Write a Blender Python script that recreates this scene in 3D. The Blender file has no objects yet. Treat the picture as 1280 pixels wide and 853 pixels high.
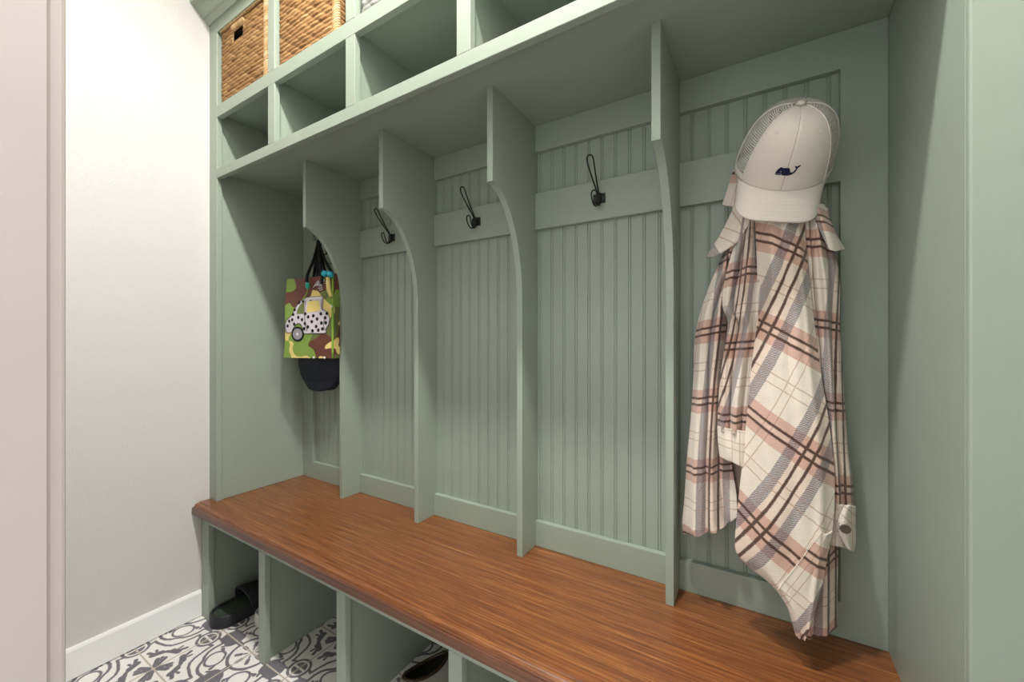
import bpy, bmesh, math, random
from math import sin, cos, pi, radians, sqrt
from mathutils import Vector, Matrix, noise
random.seed(7)
scene = bpy.context.scene
COL = scene.collection

# ------------------------------------------------------------------ helpers
def lin(h):
    h = h.lstrip('#'); out = []
    for i in (0, 2, 4):
        c = int(h[i:i+2], 16)/255
        out.append(c/12.92 if c <= .04045 else ((c+.055)/1.055)**2.4)
    return (*out, 1)

def link(name, me, mat=None, parent=None):
    o = bpy.data.objects.new(name, me); COL.objects.link(o)
    if mat is not None:
        for m in (mat if isinstance(mat, (list, tuple)) else [mat]): me.materials.append(m)
    if parent is not None: o.parent = parent
    return o

def obj(name, bm, mat, parent=None, smooth=False, bevel=0, seg=2):
    bmesh.ops.recalc_face_normals(bm, faces=bm.faces)
    me = bpy.data.meshes.new(name); bm.to_mesh(me); bm.free()
    if smooth:
        for p in me.polygons: p.use_smooth = True
    o = link(name, me, mat, parent)
    if bevel:
        b = o.modifiers.new('bevel', 'BEVEL'); b.width = bevel; b.segments = seg; b.limit_method = 'ANGLE'; b.angle_limit = radians(40)
        b.harden_normals = False
    return o

def empty(name, loc=(0, 0, 0), rot=(0, 0, 0)):
    o = bpy.data.objects.new(name, None); COL.objects.link(o)
    o.location = loc; o.rotation_euler = rot; o.empty_display_size = .1
    return o

def tag(o, label=None, cat=None, group=None, kind=None):
    if label: o['label'] = label
    if cat: o['category'] = cat
    if group: o['group'] = group
    if kind: o['kind'] = kind
    return o

def box(bm, x0, x1, y0, y1, z0, z1):
    v = [bm.verts.new(p) for p in ((x0,y0,z0),(x1,y0,z0),(x1,y1,z0),(x0,y1,z0),(x0,y0,z1),(x1,y0,z1),(x1,y1,z1),(x0,y1,z1))]
    for f in ((3,2,1,0),(4,5,6,7),(0,1,5,4),(1,2,6,5),(2,3,7,6),(3,0,4,7)): bm.faces.new([v[i] for i in f])
    return v

def boxes(*bs):
    bm = bmesh.new()
    for b in bs: box(bm, *b)
    return bm

def prism(bm, pts, axis, a0, a1):
    """closed outline pts (2D) extruded along axis: 'x' -> pts are (y,z); 'y' -> (x,z); 'z' -> (x,y)"""
    def P(p, a): return {'x': (a, p[0], p[1]), 'y': (p[0], a, p[1]), 'z': (p[0], p[1], a)}[axis]
    A = [bm.verts.new(P(p, a0)) for p in pts]; B = [bm.verts.new(P(p, a1)) for p in pts]
    n = len(pts)
    bm.faces.new(A); bm.faces.new(B[::-1])
    for i in range(n): bm.faces.new((A[i], A[(i+1) % n], B[(i+1) % n], B[i]))

def tube(bm, pts, r, n=8, closed=False, cap=True):
    pts = [Vector(p) for p in pts]; N = len(pts); rings = []
    up = None
    for i, p in enumerate(pts):
        if closed: t = pts[(i+1) % N]-pts[i-1]
        else: t = pts[min(i+1, N-1)]-pts[max(i-1, 0)]
        t.normalize()
        if up is None:
            up = t.orthogonal().normalized()
        else:
            up = (up-t*up.dot(t))
            up = up.normalized() if up.length > 1e-6 else t.orthogonal().normalized()
        w = t.cross(up); rr = r[i] if isinstance(r, (list, tuple)) else r
        rings.append([bm.verts.new(p+(up*cos(2*pi*k/n)+w*sin(2*pi*k/n))*rr) for k in range(n)])
    for i in range(N if closed else N-1):
        a, b = rings[i], rings[(i+1) % N]
        off = 0
        if closed and i == N-1:   # match twist
            off = min(range(n), key=lambda q: (a[0].co-b[q].co).length)
        for k in range(n): bm.faces.new((a[k], a[(k+1) % n], b[(k+1+off) % n], b[(k+off) % n]))
    if cap and not closed:
        bm.faces.new(rings[0][::-1]); bm.faces.new(rings[-1])

def spline(ctrl, n=8, closed=False):
    c = [Vector(p) for p in ctrl]; N = len(c); out = []
    for i in range(N if closed else N-1):
        if closed: p0, p1, p2, p3 = c[i-1], c[i], c[(i+1) % N], c[(i+2) % N]
        else: p0, p1, p2, p3 = c[max(i-1, 0)], c[i], c[i+1], c[min(i+2, N-1)]
        for k in range(n):
            t = k/n
            out.append(.5*((2*p1)+(p2-p0)*t+(2*p0-5*p1+4*p2-p3)*t*t+(3*p1-p0-3*p2+p3)*t**3))
    if not closed: out.append(c[-1])
    return out

def grid(bm, nu, nv, fn, uvfn=None, closed_u=False, skip=None):
    V = [[bm.verts.new(fn(i/nu, j/nv)) for i in range(nu if closed_u else nu+1)] for j in range(nv+1)]
    uvl = bm.loops.layers.uv.verify() if uvfn else None
    for j in range(nv):
        for i in range(nu):
            if skip and skip((i+.5)/nu, (j+.5)/nv): continue
            i2 = (i+1) % nu if closed_u else i+1
            f = bm.faces.new((V[j][i], V[j][i2], V[j+1][i2], V[j+1][i]))
            if uvfn:
                for l, (a, b) in zip(f.loops, ((i, j), (i+1, j), (i+1, j+1), (i, j+1))):
                    l[uvl].uv = uvfn(a/nu, b/nv)
    return V

def lathe(bm, prof, n=20, M=Matrix.Identity(4)):
    rings = [[bm.verts.new(M @ Vector((r*cos(2*pi*k/n), r*sin(2*pi*k/n), z))) for k in range(n)] for r, z in prof]
    for a, b in zip(rings, rings[1:]):
        for k in range(n): bm.faces.new((a[k], a[(k+1) % n], b[(k+1) % n], b[k]))
    bm.faces.new(rings[0][::-1]); bm.faces.new(rings[-1])

# ------------------------------------------------------------------ node helper: arithmetic on sockets
class S:
    """a value in a node tree; python operators add Math nodes"""
    def __init__(s, nt, v): s.nt, s.v = nt, v
    def _m(s, op, *a, clamp=False):
        n = s.nt.nodes.new('ShaderNodeMath'); n.operation = op; n.use_clamp = clamp
        for i, x in enumerate((s, *a)):
            x = x.v if isinstance(x, S) else x
            if isinstance(x, (int, float)): n.inputs[i].default_value = x
            else: s.nt.links.new(x, n.inputs[i])
        return S(s.nt, n.outputs[0])
    def __add__(s, o): return s._m('ADD', o)
    __radd__ = __add__
    def __sub__(s, o): return s._m('SUBTRACT', o)
    def __rsub__(s, o): return s._m('MULTIPLY', -1)._m('ADD', o)
    def __mul__(s, o): return s._m('MULTIPLY', o)
    __rmul__ = __mul__
    def __truediv__(s, o): return s._m('DIVIDE', o)
    def abs(s): return s._m('ABSOLUTE')
    def sqrt(s): return s._m('SQRT')
    def sin(s): return s._m('SINE')
    def cos(s): return s._m('COSINE')
    def floor(s): return s._m('FLOOR')
    def min(s, o): return s._m('MINIMUM', o)
    def max(s, o): return s._m('MAXIMUM', o)
    def lt(s, o): return s._m('LESS_THAN', o)
    def gt(s, o): return s._m('GREATER_THAN', o)
    def fold(s, p): return s._m('PINGPONG', p)
    def mod(s, p): return s._m('FLOORED_MODULO', p)
    def pow(s, p): return s._m('POWER', p)
    def sat(s): return s._m('ADD', 0, clamp=True)
    def atan2(s, o): return s._m('ARCTAN2', o)
    def edge(s, lo, hi):      # smooth 1 below lo .. 0 above hi
        return ((hi-s)/(hi-lo)).sat()

class Mat:
    def __init__(s, name, rough=.5, spec=.5):
        s.m = bpy.data.materials.new(name); s.m.use_nodes = True
        s.nt = s.m.node_tree; s.b = s.nt.nodes['Principled BSDF']
        s.b.inputs['Roughness'].default_value = rough
        s.b.inputs['Specular IOR Level'].default_value = spec
    def new(s, t, **kw):
        n = s.nt.nodes.new(t)
        for k, v in kw.items(): setattr(n, k, v)
        return n
    def ln(s, a, b): s.nt.links.new(a.v if isinstance(a, S) else a, b)
    def coord(s, which='Object', scale=None, rot=None):
        tc = s.new('ShaderNodeTexCoord'); o = tc.outputs[which]
        if scale or rot:
            mp = s.new('ShaderNodeMapping')
            if scale: mp.inputs['Scale'].default_value = scale
            if rot: mp.inputs['Rotation'].default_value = rot
            s.ln(o, mp.inputs['Vector']); o = mp.outputs[0]
        return o
    def xyz(s, vec):
        sp = s.new('ShaderNodeSeparateXYZ'); s.ln(vec, sp.inputs[0])
        return [S(s.nt, sp.outputs[i]) for i in range(3)]
    def noise(s, vec, scale, detail=3, rough=.5, dist=0, out='Fac'):
        n = s.new('ShaderNodeTexNoise'); s.ln(vec, n.inputs['Vector'])
        n.inputs['Scale'].default_value = scale; n.inputs['Detail'].default_value = detail
        n.inputs['Roughness'].default_value = rough; n.inputs['Distortion'].default_value = dist
        return S(s.nt, n.outputs[0]) if out == 'Fac' else n.outputs['Color']
    def mix(s, fac, a, b, mode='MIX'):
        n = s.new('ShaderNodeMix', data_type='RGBA', blend_type=mode)
        n.clamp_factor = True
        for sock, x in ((n.inputs[0], fac), (n.inputs[6], a), (n.inputs[7], b)):
            x = x.v if isinstance(x, S) else x
            if isinstance(x, (int, float, tuple)): sock.default_value = x
            else: s.ln(x, sock)
        return n.outputs[2]
    def ramp(s, fac, stops, interp='LINEAR'):
        n = s.new('ShaderNodeValToRGB'); n.color_ramp.interpolation = interp
        e = n.color_ramp.elements
        while len(e) < len(stops): e.new(.5)
        for el, (p, c) in zip(e, stops): el.position = p; el.color = c
        s.ln(fac, n.inputs[0]); return n.outputs[0]
    def bump(s, h, strength=.2, dist=.001):
        n = s.new('ShaderNodeBump'); n.inputs['Strength'].default_value = strength; n.inputs['Distance'].default_value = dist
        s.ln(h, n.inputs['Height']); s.ln(n.outputs[0], s.b.inputs['Normal'])
    def color(s, c):
        if isinstance(c, tuple): s.b.inputs['Base Color'].default_value = c
        else: s.ln(c, s.b.inputs['Base Color'])
        return s

def plain(name, h, rough=.5, spec=.5, var=.06, nscale=30, bump=0, metal=0):
    M = Mat(name, rough, spec); c = lin(h); co = M.coord()
    n = M.noise(co, nscale, 3)
    d = tuple(x*(1-var) for x in c[:3])+(1,); l = tuple(min(1, x*(1+var)) for x in c[:3])+(1,)
    M.color(M.mix(n, d, l)); M.b.inputs['Metallic'].default_value = metal
    if bump: M.bump(n, bump, .0008)
    return M.m

# ------------------------------------------------------------------ materials
def mat_green():
    M = Mat('sage_green_paint', .38, .45); co = M.coord()
    n = M.noise(co, 3.0, 3); st = M.noise(M.coord(scale=(60, 60, 5)), 3, 3)
    M.color(M.mix(n*.6+st*.4, lin('909c8d'), lin('9ba698')))
    M.bump(st, .05, .0006); return M.m
def mat_wood(name='stained_wood', stops=('4c2b1a', '7b4829', '965e32', 'c08c52'), deep='713f24'):
    M = Mat(name, .33, .5)
    co = M.coord(scale=(.9, 52, 52))
    g = M.noise(co, 3.2, 8, .68, .25); fine = M.noise(M.coord(scale=(4, 260, 260)), 2.2, 4, .6)
    broad = M.noise(M.coord(scale=(.8, 3, 3)), 2, 3)
    pores = M.noise(M.coord(scale=(9, 420, 420)), 1.6, 2, .5)
    base = M.ramp(g, [(p, lin(h)) for p, h in zip((.27, .43, .57, .75), stops)])
    c2 = M.mix((fine-.44)*3.6, base, lin('4e2d19'))
    c3 = M.mix((pores.gt(.62))*.45, c2, lin('4f2a17'))
    c4 = M.mix((broad-.4)*1.2, c3, lin(deep))
    M.color(c4); M.bump(fine, .12, .0005)
    M.b.inputs['Coat Weight'].default_value = .25; M.b.inputs['Coat Roughness'].default_value = .25
    return M.m
def mat_wall(name, h, scale=420, b=.25):
    M = Mat(name, .7, .3); co = M.coord()
    n = M.noise(co, scale, 2, .5); big = M.noise(co, 1.5, 2)
    c = lin(h); M.color(M.mix(big, tuple(x*.98 for x in c[:3])+(1,), c)); M.bump(n, b, .003); return M.m
def seg(p, q, a, b):
    """distance from (p,q) to segment a-b"""
    dx, dy = b[0]-a[0], b[1]-a[1]; L = dx*dx+dy*dy
    t = (((p-a[0])*dx+(q-a[1])*dy)/L).sat()
    ex = p-a[0]-t*dx; ey = q-a[1]-t*dy
    return (ex*ex+ey*ey).sqrt()
def mat_tile():
    M = Mat('patterned_floor_tile', .5, .4)
    x, y, z = M.xyz(M.coord())
    h = .2135
    X = (x+1.776)/h; Y = (y+.6115)/h
    a, b = X.fold(1.0), Y.fold(1.0)
    p, q = a.max(b), a.min(b)
    def dist(c, d): return ((p-c)*(p-c)+(q-d)*(q-d)).sqrt()
    parts = []
    def add(d, w): parts.append(d-w)          # signed: negative inside
    # corner flower circle
    dA = dist(1, 1)
    add((dA-.345).abs(), .024)
    for e0, e1, e2 in (((1, .93), (1, .84), (1, .765)), ((.95, .95), (.885, .885), (.835, .835))):
        add(seg(p, q, e0, e1), .014); add(seg(p, q, e1, e2), .03)
    # rosette
    dR = dist(.765, 0)
    add((dR-.168).abs(), .022)
    parts.append((dR-.12).max(.018-(p-.765).abs()).max(0.012-q.abs()))
    # frame bands
    for pts, w in (([(.36,.36),(.45,.305),(.54,.28),(.64,.255),(.73,.245),(.70,.165)], .021),
                   ([(.492,.492),(.55,.41),(.62,.36),(.72,.335),(.84,.345),(.885,.24),(.86,.15)], .023)):
        for s0, s1 in zip(pts, pts[1:]): add(seg(p, q, s0, s1), w)
    # half palmette on the tile edge
    e = ((p-1)/.17)*((p-1)/.17)+((q-.36)/.2)*((q-.36)/.2)
    lob = ((q*22).sin())*.18
    parts.append((e.sqrt()-1+lob*(p-1).abs()*4)*.15)
    add(seg(p, q, (1, .5), (1, .66)), .04)
    add(seg(p, q, (.88, .47), (.80, .42)), .02)
    # scroll
    dS = dist(.63, .60)
    add((dS-.135).abs(), .018)
    add(seg(p, q, (.76, .56), (.79, .50)), .02); add(dist(.785, .485), .034)
    add(seg(p, q, (.70, .78), (.78, .72)), .02)
    # centre cross and birds
    add(seg(p, q, (.05, .03), (.19, .115)), .035); add(seg(p, q, (.12, .13), (.18, .17)), .02)
    add(seg(p, q, (.36, .10), (.32, .20)), .05); add(seg(p, q, (.35, .13), (.475, .08)), .028)
    add(seg(p, q, (.30, .19), (.27, .255)), .03); add(seg(p, q, (.40, .17), (.45, .18)), .02)
    d = parts[0]
    for s in parts[1:]: d = d.min(s)
    wob = M.noise(M.coord(), 140, 2); d = d+(wob-.5)*.012
    dark = d.edge(-.006, .006)
    gx = (X+.5).mod(1.0)-.5; gy = (Y+.5).mod(1.0)-.5
    grout = gx.abs().min(gy.abs()).edge(.010, .014)
    n = M.noise(M.coord(), 6, 3); w = M.mix(n, lin('ebe8e2'), lin('f4f2ee'))
    k = M.mix(n, lin('6b686e'), lin('7b7980'))
    c = M.mix(dark, w, k); c = M.mix(grout, c, lin('c3b8aa'))
    M.color(c)
    M.bump(1-grout, .4, .001); return M.m
def mat_plaid():
    M = Mat('plaid_flannel', .9, .15)
    uv = M.new('ShaderNodeUVMap'); vec = uv.outputs[0]
    wobn = M.noise(vec, 1.2, 2)
    a, b, _ = M.xyz(vec)
    a = a+(wobn-.5)*.25; b = b+(wobn-.5)*.25
    A = a.mod(21.5); B = b.mod(18.5)
    def band(v, c, w, P, soft=.1):
        d = (v-c+P/2).mod(P)-P/2
        return d.abs().edge(w-soft, w+soft)
    # thread level noise: stripes show as woven speckle
    sp = M.noise(vec, 4.5, 3, .75); tw = ((a*13+b*13)).sin()*.5+.5
    sp2 = (sp*.65+tw*.35)
    cream = M.mix(M.noise(vec, .35, 2), lin('d9cec0'), lin('e5dcd1'))
    beige = lin('dcc5b4'); pink = lin('c08f7e'); grey = lin('605f6a'); dk = lin('472e26'); tan = lin('a98873')
    c = M.mix(band(A, 4.1, 4.0, 21.5, .1)*.55, cream, beige)
    c = M.mix((band(B, 0, 3.1, 18.5)*.78)*(.6+sp2*.6), c, pink)
    c = M.mix(band(B, 0, .55, 18.5, .1)*.5, c, beige)
    g = band(A, 0, 1.25, 21.5).max(band(A, 8.2, 1.25, 21.5))
    c = M.mix(g*((sp2-.22)*2.6).sat()*.92, c, grey)
    th = band(A, 13.7, .13, 21.5, .07).max(band(A, 15.7, .13, 21.5, .07)).max(band(B, 8.2, .13, 18.5, .07)).max(band(B, 10.3, .13, 18.5, .07))
    c = M.mix(th*.62, c, tan)
    dkm = band(A, 2.7, .36, 21.5, .12).max(band(A, 5.2, .36, 21.5, .12)).max(band(B, -.85, .3, 18.5, .12)).max(band(B, .85, .3, 18.5, .12))
    c = M.mix(dkm*(.7+sp2*.5), c, dk)
    M.color(c)
    M.b.inputs['Sheen Weight'].default_value = .25; M.b.inputs['Sheen Roughness'].default_value = .5
    M.bump(sp2, .6, .0016); return M.m
def mat_camo():
    M = Mat('camouflage_nylon', .45, .4); co = M.coord(rot=(0, 0, 0))
    x, y, z = M.xyz(co)
    n1 = M.noise(co, 6.5, 1.4, .4, .6); n2 = M.noise(co, 8.5, 1, .4, .5)
    off = M.new('ShaderNodeVectorMath', operation='ADD'); M.ln(co, off.inputs[0]); off.inputs[1].default_value = (3.17, 1.7, 5.3)
    n3 = M.noise(off.outputs[0], 9.5, 1, .4, .5)
    c = M.mix((n1+(x-.13)*1.5).gt(.53), lin('7a9541'), lin('62683d'))
    c = M.mix((n2+(z-.2)*.25).gt(.545), c, lin('62392f'))
    c = M.mix(n3.gt(.60), c, lin('dcc67c'))
    M.color(c); return M.m
def mat_weave(name, stops):
    M = Mat(name, .7, .25)
    at = M.new('ShaderNodeAttribute', attribute_name='tone'); f = S(M.nt, at.outputs['Fac'])
    st = M.noise(M.coord(scale=(1, 1, 2.5)), 130, 3)
    M.color(M.ramp((f*.8+st*.2).sat(), stops)); M.bump(st, .4, .001); return M.m
def mat_mesh():
    M = Mat('white_cap_mesh', .7, .2); uv = M.new('ShaderNodeUVMap')
    a, b, _ = M.xyz(uv.outputs[0])
    row = b.floor(); sx = (a+row*.5).mod(1.0)-.5; sy = b.mod(1.0)-.5
    d = ((sx/.42)*(sx/.42)+(sy/.36)*(sy/.36)).sqrt()
    hole = d.lt(1.0)
    M.color(lin('d8d3cc'))
    tr = M.new('ShaderNodeBsdfTransparent'); mx = M.new('ShaderNodeMixShader')
    M.ln(hole, mx.inputs[0]); M.ln(M.b.outputs[0], mx.inputs[1]); M.ln(tr.outputs[0], mx.inputs[2])
    M.ln(mx.outputs[0], M.nt.nodes['Material Output'].inputs[0]); return M.m
def mat_twill(name, h):
    M = Mat(name, .8, .2); x, y, z = M.xyz(M.coord())
    t = ((x*1+z*1+y)*2600).sin(); n = M.noise(M.coord(), 400, 2)
    c = lin(h); M.color(M.mix(n, tuple(k*.95 for k in c[:3])+(1,), c)); M.bump(t*.4+n, .15, .0004); return M.m

GREEN = mat_green(); WOOD = mat_wood(); EDGEW = mat_wood('mahogany_edge_shaded', ('3d231a', '603a2a', '744934', '936148'), '5f3a2a'); TILE = mat_tile(); PLAID = mat_plaid(); CAMO = mat_camo()  # bench edge wood: mahogany tone, darkened further to paint in its shade
WALL = mat_wall('warm_white_wall_paint', 'd2d0cd', 190, .5); CEIL = mat_wall('white_ceiling_paint', 'ebe9e4', 200, .1)
TRIM = plain('white_trim_paint', 'f4f4f4', .4, .4, .01); JAMB = plain('cream_jamb_paint', 'b6aea8', .45, .4, .02)
BLACK = plain('black_iron', '0b0b0c', .4, .5, .1); RUBBER = plain('black_foam_rubber', '2b2c2f', .6, .35, .1, 80, .1)
FOOTBED = plain('dark_green_footbed', '3c493b', .6, .3, .12)
HATW = mat_twill('white_cap_twill', 'd9d2c9'); MESHM = mat_mesh(); NAVYT = plain('navy_thread', '1b1e3d', .7, .2, .1, 300, .2)
NAVY = plain('navy_nylon', '1f2231', .6, .3, .25, 25, .2); STRAP = plain('black_webbing', '141418', .6, .3, .2, 120, .2)
WEAVE = mat_weave('seagrass_weave', [(0, lin('4a301a')), (.3, lin('85603a')), (.55, lin('a37e51')), (.8, lin('ba9a6e')), (1, lin('d2bb97'))])
WEAVEG = mat_weave('grey_white_weave', [(0, lin('4c4c49')), (.4, lin('83827d')), (.65, lin('b3b0a9')), (1, lin('d6d2c9'))])
TEAL = plain('teal_plastic', '1aa0b5', .35, .5, .1); TEALG = plain('green_teal_plastic', '1d9a8a', .35, .5, .1)
YEL = plain('pale_yellow_nylon', 'd9c37c', .5, .4, .05); WHITEP = plain('white_print', 'd6d2d8', .6, .3, .05)
LILAC = plain('pale_lilac_print', 'c9c2cb', .6, .3, .05); INK = plain('black_print', '1a191c', .6, .3, .05); SILV = plain('grey_print', '8f8d92', .5, .4, .05)
GOLDP = plain('yellow_print', 'dcc77a', .6, .3, .05); OLIVE = plain('olive_print', '6a7440', .6, .3, .05); LEAF = plain('bright_green_nylon', '7fa23a', .5, .4, .05)
BUTTON = plain('horn_button', '4f4436', .35, .5, .3, 90); BONE = plain('pale_thread', 'e9e0d6', .8, .2, .05)
GREYSHOE = plain('grey_canvas', '8d887f', .8, .2, .08, 200, .2); BROWNL = plain('dark_brown_leather', '33240f', .45, .5, .25, 40)
DARKIN = plain('dark_shoe_lining', '15140f', .7, .3, .2); WHITES = plain('white_rubber', 'd9d8d4', .6, .3, .03)
LINING = plain('brown_inside_cloth', 'b09a8c', .9, .1, .1, 60)
# ------------------------------------------------------------------ the setting
XL, XR = -1.905, .2405          # inner faces of the locker side panels
XW = -1.96                      # left wall
YF = -.372                      # face frame front
YO = -1.0304                    # opposite wall, corridor side
def struct(name, bm, m, bevel=0): return tag(obj(name, bm, m, bevel=bevel), kind='structure')
struct('floor', boxes((-2.5, 2.6, -4.2, .1, -.05, 0)), TILE)
struct('wall_left', boxes((XW-.1, XW, -1.16, .12, 0, 3.06)), WALL)
struct('wall_back', boxes((XW, 2.6, .035, .12, 0, 3.06)), WALL)
struct('wall_front', boxes((XW, -.74, -1.15, YO, 0, 3.06), (.095, 2.6, -1.15, YO, 0, 3.06), (-.74, .095, -1.15, YO, 2.08, 3.06)), WALL)
struct('ceiling', boxes((-2.1, 2.6, -1.16, .12, 3.0, 3.08)), CEIL)
# white baseboard along the left wall, eased top edge
bm = bmesh.new(); prism(bm, [(XW, .004), (XW+.015, .004), (XW+.015, .098), (XW+.011, .106), (XW, .106)], 'y', YO, -.405)
struct('baseboard_left', bm, TRIM)
# doorway the picture is taken through: jamb liner and casing on the corridor side
J = boxes((-.74, -.72, -1.155, YO, .002, 2.06), (.075, .095, -1.155, YO, .002, 2.06), (-.74, .095, -1.155, YO, 2.06, 2.08))
struct('door_1', J, JAMB)
bm = bmesh.new()
for x0, x1 in ((-.80, -.726), (.081, .155)): box(bm, x0, x1, YO, -1.0133, .002, 2.066)
box(bm, -.80, .155, YO, -1.0133, 2.066, 2.14)
struct('trim_1', bm, JAMB, bevel=.004)

# ------------------------------------------------------------------ the locker above the bench
ZB = .468                       # bench top
ZS = 1.826                      # underside of the long shelf
DIVX = [-1.4802, -1.0485, -.613, -.177]   # right faces of the four dividers
DT = .0195
loc = tag(empty('mudroom_locker', (-.83, -.19, ZB)), 'sage green built-in locker with hanging bays and open cubbies above the wooden bench', 'locker')
def part(name, bm, m=GREEN, bevel=.0015, parent=None, **k):
    o = obj(name, bm, m, None, bevel=bevel, **k)
    par = parent or loc
    o.parent = par; o.matrix_parent_inverse = par.matrix_world.inverted() if par.parent else Matrix.Translation(-par.location)
    return o
part('side_panel', boxes((XL-.02, XL, YF+.02, .018, ZB, 2.45)))
part('side_panel', boxes((XR, XR+.02, YF+.004, .018, .02, 2.45)))
# boards on the back: top rail, hook rail, base rail, stiles
RAIL = [('top_rail', 1.742, ZS), ('hook_rail', 1.491, 1.608), ('bottom_rail', ZB, .548)]
bays = [(XL, DIVX[0]-DT)]+[(DIVX[i], DIVX[i+1]-DT) for i in range(3)]+[(DIVX[3], XR)]
for x0, x1 in bays[1:4]:
    for n, z0, z1 in RAIL: part(n, boxes((x0, x1, 0, .018, z0, z1)))
def eframe(x_in, x_st, x_out):       # stile with its three rails, one joined frame
    P = [(x_st, ZB), (x_st, ZS), (x_out, ZS), (x_out, 1.742), (x_in, 1.742), (x_in, 1.608), (x_out, 1.608), (x_out, 1.491), (x_in, 1.491), (x_in, .548), (x_out, .548), (x_out, ZB)]
    bm = bmesh.new(); prism(bm, P, 'y', 0, .018); return bm
part('panel_frame', eframe(XL+.082, XL, bays[0][1]))
part('panel_frame', eframe(XR-.081, XR, bays[4][0]))
# beadboard: flat slats about 34 mm wide separated by a round bead between two narrow grooves
prof = []
pitch = .0413; x = XL
def bead(x):
    r = .0027
    out = [(x-.0052, .018), (x-.0046, .0205), (x-.0034, .0205)]
    for k in range(7):
        t = pi-k*pi/6
        out.append((x+r*cos(t), .0205-.0028*sin(t)))
    return out+[(x+.0034, .0205), (x+.0046, .0205), (x+.0052, .018)]
prof.append((XL, .018))
x = -.602-pitch*31
while x < XR-.01:
    if x > XL+.01: prof += bead(x)
    x += pitch
prof.append((XR, .018)); prof += [(XR, .034), (XL, .034)]
bm = bmesh.new(); prism(bm, prof, 'z', ZB, ZS)
part('beadboard_panel', bm, bevel=0)
# dividers: deep above, swept back in a curve to a narrow post
def divider(xr):
    pts = [(.018, ZS), (-.245, ZS), (-.245, 1.568)]
    a, b, cy, cz, e = .160, .30, -.245, 1.268, 2.0
    for k in range(1, 19):
        t = pi/2*(1-k/18)
        pts.append((cy+a*abs(cos(t))**(2/1.9), cz+b*abs(sin(t))**(2/1.9)))
    pts += [(-.084, ZB), (.018, ZB)]
    bm = bmesh.new(); prism(bm, pts, 'x', xr-DT, xr); return bm
for xr in DIVX: part('divider', divider(xr), bevel=.0012)
# long shelf, middle shelf, cubby top and back, uprights between cubbies
part('shelf', boxes((XL, XR, YF+.02, .034, ZS, ZS+.019)))
part('shelf', boxes((XL, XR, YF+.02, .034, 2.0725, 2.0915)))
part('top_panel', boxes((XL-.02, XR+.02, YF+.02, .034, 2.41, 2.43)))
part('cubby_back', boxes((XL, XR, .022, .034, ZS+.019, 2.0725), (XL, XR, .022, .034, 2.0915, 2.41)))
UPX = [-1.4835, -1.0449, -.614, -.177]
for ux in UPX:
    part('partition', boxes((ux-.011, ux+.008, YF+.02, .022, ZS+.019, 2.0725), (ux-.011, ux+.008, YF+.02, .022, 2.0915, 2.41)))
# face frame
part('face_frame_stile', boxes((XW, -1.896, YF, YF+.02, ZB, 2.45)))
part('face_frame_stile', boxes((XR+.0005, XR+.16, YF-.006, YF+.016, .0, 2.45)), bevel=.003)
part('face_frame_rail', boxes((-1.896, XR+.0005, YF, YF+.02, 1.800, 1.838)))
part('face_frame_rail', boxes((-1.896, XR+.0005, YF, YF+.02, 2.049, 2.0975)))
part('face_frame_rail', boxes((-1.896, XR+.0005, YF, YF+.02, 2.40, 2.45)))
for ux in UPX:
    part('upright', boxes((ux-.0215, ux+.0215, YF, YF+.02, 1.838, 2.049)))
    part('upright', boxes((ux-.0215, ux+.0215, YF, YF+.02, 2.0975, 2.40)))
# crown moulding
cr = [(YF, 2.446), (YF-.007, 2.446), (YF-.009, 2.450), (YF-.021, 2.461), (YF-.026, 2.462), (YF-.029, 2.466)]
for k in range(7):
    t = k/6; cr.append((YF-.031-.033*t, 2.468+.028*t+.006*sin(pi*t)))
cr += [(YF-.068, 2.499), (YF-.070, 2.520), (YF-.084, 2.535), (YF-.084, 2.557), (YF, 2.557)]
bm = bmesh.new(); prism(bm, cr, 'x', XW, .6)
part('crown_moulding', bm, bevel=0)

# ------------------------------------------------------------------ bench seat
bm = bmesh.new()
prism(bm, [(.03, ZB), (-.4035, ZB), (-.4035, ZB-.042), (.03, ZB-.042)], 'x', XW+.001, XR)
seat = obj('wooden_bench', bm, WOOD)
tag(seat, 'reddish brown stained wood bench top with a moulded front edge', 'bench')
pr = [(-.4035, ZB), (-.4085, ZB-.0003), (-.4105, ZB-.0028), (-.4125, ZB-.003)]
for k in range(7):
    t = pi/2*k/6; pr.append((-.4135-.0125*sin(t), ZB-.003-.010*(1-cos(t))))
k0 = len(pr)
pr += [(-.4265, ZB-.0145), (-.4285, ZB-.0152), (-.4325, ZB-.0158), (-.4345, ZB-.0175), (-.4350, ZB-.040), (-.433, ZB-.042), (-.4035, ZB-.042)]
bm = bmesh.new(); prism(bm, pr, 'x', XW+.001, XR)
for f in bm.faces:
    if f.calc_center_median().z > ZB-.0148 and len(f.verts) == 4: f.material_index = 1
em = obj('edge_moulding', bm, [EDGEW, WOOD], seat); em['label'] = 'mahogany front edge with some shade painted into its colour'
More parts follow.
